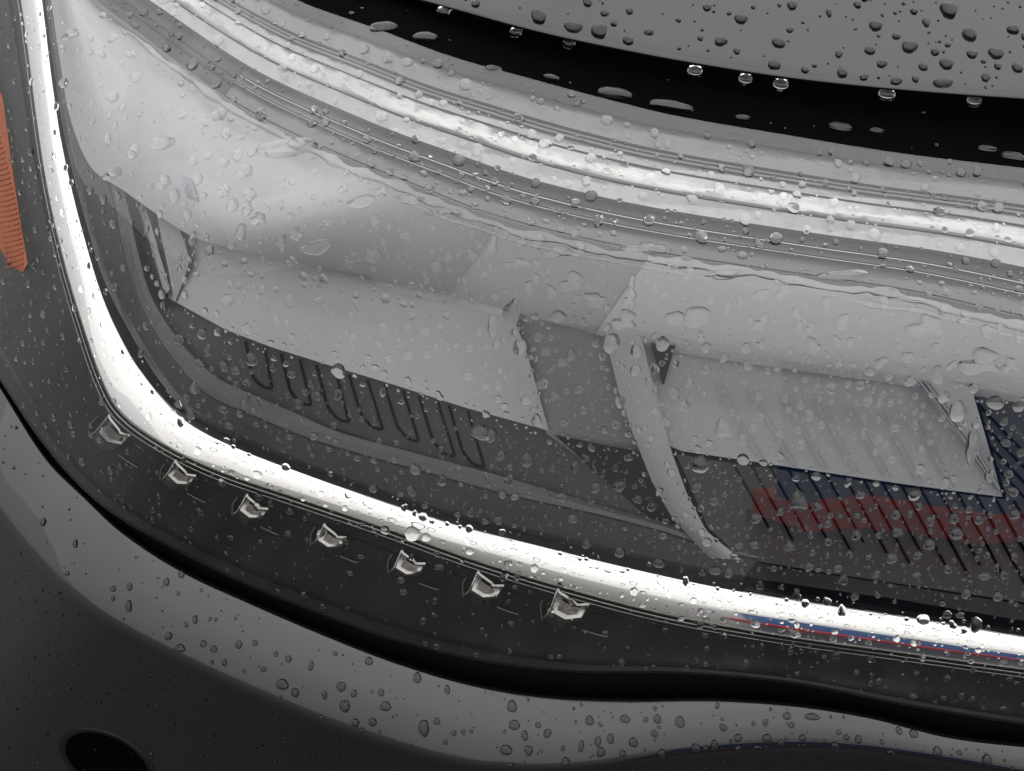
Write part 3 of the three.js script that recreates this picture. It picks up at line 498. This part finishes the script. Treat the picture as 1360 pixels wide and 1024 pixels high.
strew(750, 'lens', lensZ, (s) => s.bar < 18 && s.low > -24 ? 0.9 : 0, () => tail(1.4, 6.5, 2.5), (s, e) => e > 1.3 ? 'run' : 'bead');
strew(850, 'lens', lensZ, (s, x) => s.low < -24 && s.foot > 6 ? (x < 220 ? 1 : 0.35) : 0, () => tail(1.5, 6, 2.2), () => 'bead');
strew(460, 'shoulder', bumperZ, (s, x) => s.btop < -4 && s.fold > 0 ? 0.3 + 0.6 * smooth(300, 700, x) : 0, () => tail(1.2, 6, 2.5), () => 'bead');
strew(900, 'face', bumperZ, (s) => s.fold < -14 ? 0.6 : 0, () => tail(0.9, 3.2, 3), () => 'bead');

const ORD = ['first', 'second', 'third', 'fourth', 'fifth', 'sixth', 'seventh', 'eighth', 'ninth', 'tenth', 'eleventh', 'twelfth', 'thirteenth', 'fourteenth', 'fifteenth', 'sixteenth', 'seventeenth', 'eighteenth', 'nineteenth', 'twentieth'];
function wherein(d) {
  const s = sides(d.x, d.y), x = d.x;
  if (d.zone === 'hood') return s.hood < 45 ? (x < 900 ? 'bonnet edge left half' : x < 1180 ? 'bonnet edge middle' : 'bonnet edge right end') : (x < 1010 ? 'upper bonnet left' : x < 1200 ? 'upper bonnet middle' : 'upper bonnet right');
  if (d.zone === 'gap') return 'black gap before the bonnet';
  if (d.zone === 'shoulder') return x < 300 ? 'grey bumper shoulder left curve' : x < 440 ? 'bumper shoulder below the third clip' : x < 530 ? 'bumper shoulder below the fourth clip' : x < 700 ? 'bumper shoulder below the sixth clip' : x < 850 ? 'bumper shoulder below the last clip' : x < 1040 ? 'bumper shoulder right of the clips' : 'grey bumper shoulder right end';
  if (d.zone === 'face') return 'dark lower bumper';
  if (s.crease > 6) return x < 500 ? 'bright lens ribs left end' : x < 720 ? 'bright lens ribs left of middle' : x < 900 ? 'bright lens ribs middle' : x < 1080 ? 'bright lens ribs right of middle' : 'bright lens ribs right end';
  if (s.turn > 0) return x < 180 ? 'pale lens above the chrome end' : x < 330 ? 'pale lens beside the corner blades' : x < 520 ? 'pale lens below the left crease' : x < 760 ? 'pale lens below the middle crease' : x < 1020 ? 'pale lens over the divider top' : 'pale lens below the right crease';
  if (s.bar > 10) {
    if (x < 225) return 'lens over the narrow left bezel';
    if (x < 740 && d.y < 365 + (x - 225) * 0.41) return x < 400 ? 'large left reflector left of its seam' : x < 560 ? 'large left reflector beside its seam' : 'large left reflector right end';
    if (x < 860) return d.y > 560 || x < 690 ? (x < 400 ? 'dark grooved plate left end' : x < 560 ? 'dark grooved plate middle' : 'dark plate below the divider') : 'dark wall between the reflectors';
    if (x < 960 && d.y > 600) return 'pale curved divider';
    if (d.y < 596 + (x - 905) * 0.142) return x < 1000 ? 'right reflector left end' : x < 1180 ? 'right reflector middle' : 'right reflector pointed end';
    return x < 1150 ? 'dark ribbed plate left half' : 'dark ribbed plate right half';
  }
  if (s.low > -24) return d.y < 300 ? 'chrome strip upright end' : d.y < 560 ? 'chrome strip bend' : x < 420 ? 'chrome strip after the bend' : x < 600 ? 'chrome strip above the middle clips' : x < 800 ? 'chrome strip above the last clips' : x < 1000 ? 'chrome strip right of the clips' : x < 1180 ? 'chrome strip near its coloured reflection' : 'chrome strip far right end';
  return x < 160 ? 'dark lens rim beside the amber reflector' : 'dark lens rim among the clips';
}
const WATER = M.water;
// three hundred stand as things, the others as one strewn mass
const ranked = drops.slice().sort((a, b) => (b.own ? 1 : 0) - (a.own ? 1 : 0) || b.w * b.h - a.w * a.h), N_OWN = 292;
const own = ranked.slice(0, N_OWN), strewn = ranked.slice(N_OWN);
const onPaint = (d) => d.zone !== 'lens', waterOf = (d) => d.zone === 'hood' ? [WATER, M.wetBonnet] : onPaint(d) ? [WATER, M.wetPaint] : WATER;
const geoOf = (d) => onPaint(d) ? (d.zone === 'hood' ? hoodBeads : paintBeads)[Math.floor(Math.abs(d.x * 7 + d.y * 13)) % 8] : (d.kind === 'bead' ? beads : d.kind === 'smear' ? smears : runs)[Math.floor(Math.abs(d.x * 7 + d.y * 13)) % (d.kind === 'bead' ? 8 : d.kind === 'smear' ? 6 : 4)];
// a wide drop lies in the curve of the skin below it
function fitted(d) {
  const g = geoOf(d).clone(), P = g.attributes.position, m = dropMatrix(d), { p, n } = seat(d.x, d.y, d.zf), tall = Math.sqrt(d.w * d.h) * UNIT;
  for (let i = 0; i < P.count; i++) {
    const q = new THREE.Vector3(P.getX(i), P.getY(i), 0).applyMatrix4(m).sub(camera.position), k = q.dot(FWD);
    const x = 680 + FOC * q.dot(RIGHT) / k, y = 512 - FOC * q.dot(UP) / k, f = at(x, y, d.zf(x, y)).addScaledVector(n, P.getZ(i) * tall + (onPaint(d) ? 0.5 * UNIT : 0)).sub(p);
    P.setXYZ(i, f.x, f.y, f.z);
  }
  g.computeVertexNormals(); return g;
}
const byPlace = new Map();
for (const d of own) { const k = wherein(d); if (!byPlace.has(k)) byPlace.set(k, []); byPlace.get(k).push(d); }
const shapeWord = (d) => d.kind === 'smear' ? 'flat puddled' : d.kind === 'run' ? 'elongated' : d.zone === 'hood' ? 'dark domed' : 'round';
for (const [k, list] of byPlace) {
  list.sort((a, b) => a.x - b.x).forEach((d, i) => {
    const wide = d.w > 11, o = mesh('raindrop', wide ? fitted(d) : geoOf(d), waterOf(d), scene);
    if (wide) o.position.copy(seat(d.x, d.y, d.zf).p); else dropMatrix(d).decompose(o.position, o.quaternion, o.scale);
    const ord = i < 20 ? `${ORD[i]} from the left` : `${ORD[list.length - 1 - i]} from the right`;
    tag(o, `${shapeWord(d)} raindrop on the ${k}, ${ord}`, 'raindrop', 'raindrops on the ' + k);
  });
}
hanging.forEach(([x, y, r], i) => {
  const pts = [[0, -1.25], [0.55, -1.12], [0.92, -0.75], [1.0, -0.3], [0.95, 0.15], [0.78, 0.45], [0.72, 0.6], [0, 0.62]].map(([a, b]) => new THREE.Vector2(a, b));
  const g = new THREE.LatheGeometry(new THREE.SplineCurve(pts).getPoints(24), 28);
  const o = mesh('raindrop', g, WATER, scene);
  const [u, v] = toUV(x, y), p = at(x, y - 5, hoodZuv(u, cHood(u)) + 8); o.position.copy(p); o.scale.set(1.08, 0.84, 1.0).multiplyScalar(r * UNIT * 0.95); o.rotation.y = i;
  tag(o, `clear drop hanging from the bonnet edge, ${ORD[i]} from the left`, 'raindrop', 'drops hanging from the bonnet edge');
});
{ // small rain, too many to count
  const root = new THREE.Group(); root.name = 'fine_raindrops'; root.userData.kind = 'stuff'; root.userData.label = 'fine raindrops scattered all over the wet car corner'; scene.add(root);
  const by = new Map(); for (const d of strewn) { const g = geoOf(d); if (!by.has(g)) by.set(g, []); by.get(g).push(d); }
  for (const [g, l] of by) { const im = new THREE.InstancedMesh(g, waterOf(l[0]), l.length); im.name = numbered('small_raindrops'); im.userData.kind = 'stuff'; l.forEach((d, i) => im.setMatrixAt(i, dropMatrix(d))); root.add(im); }
  if (0) console.log('drops', drops.length, own.length, strewn.length, [...byPlace].map(([k, l]) => k + ' ' + l.length).join('; '));
}
renderer.render(scene, camera);
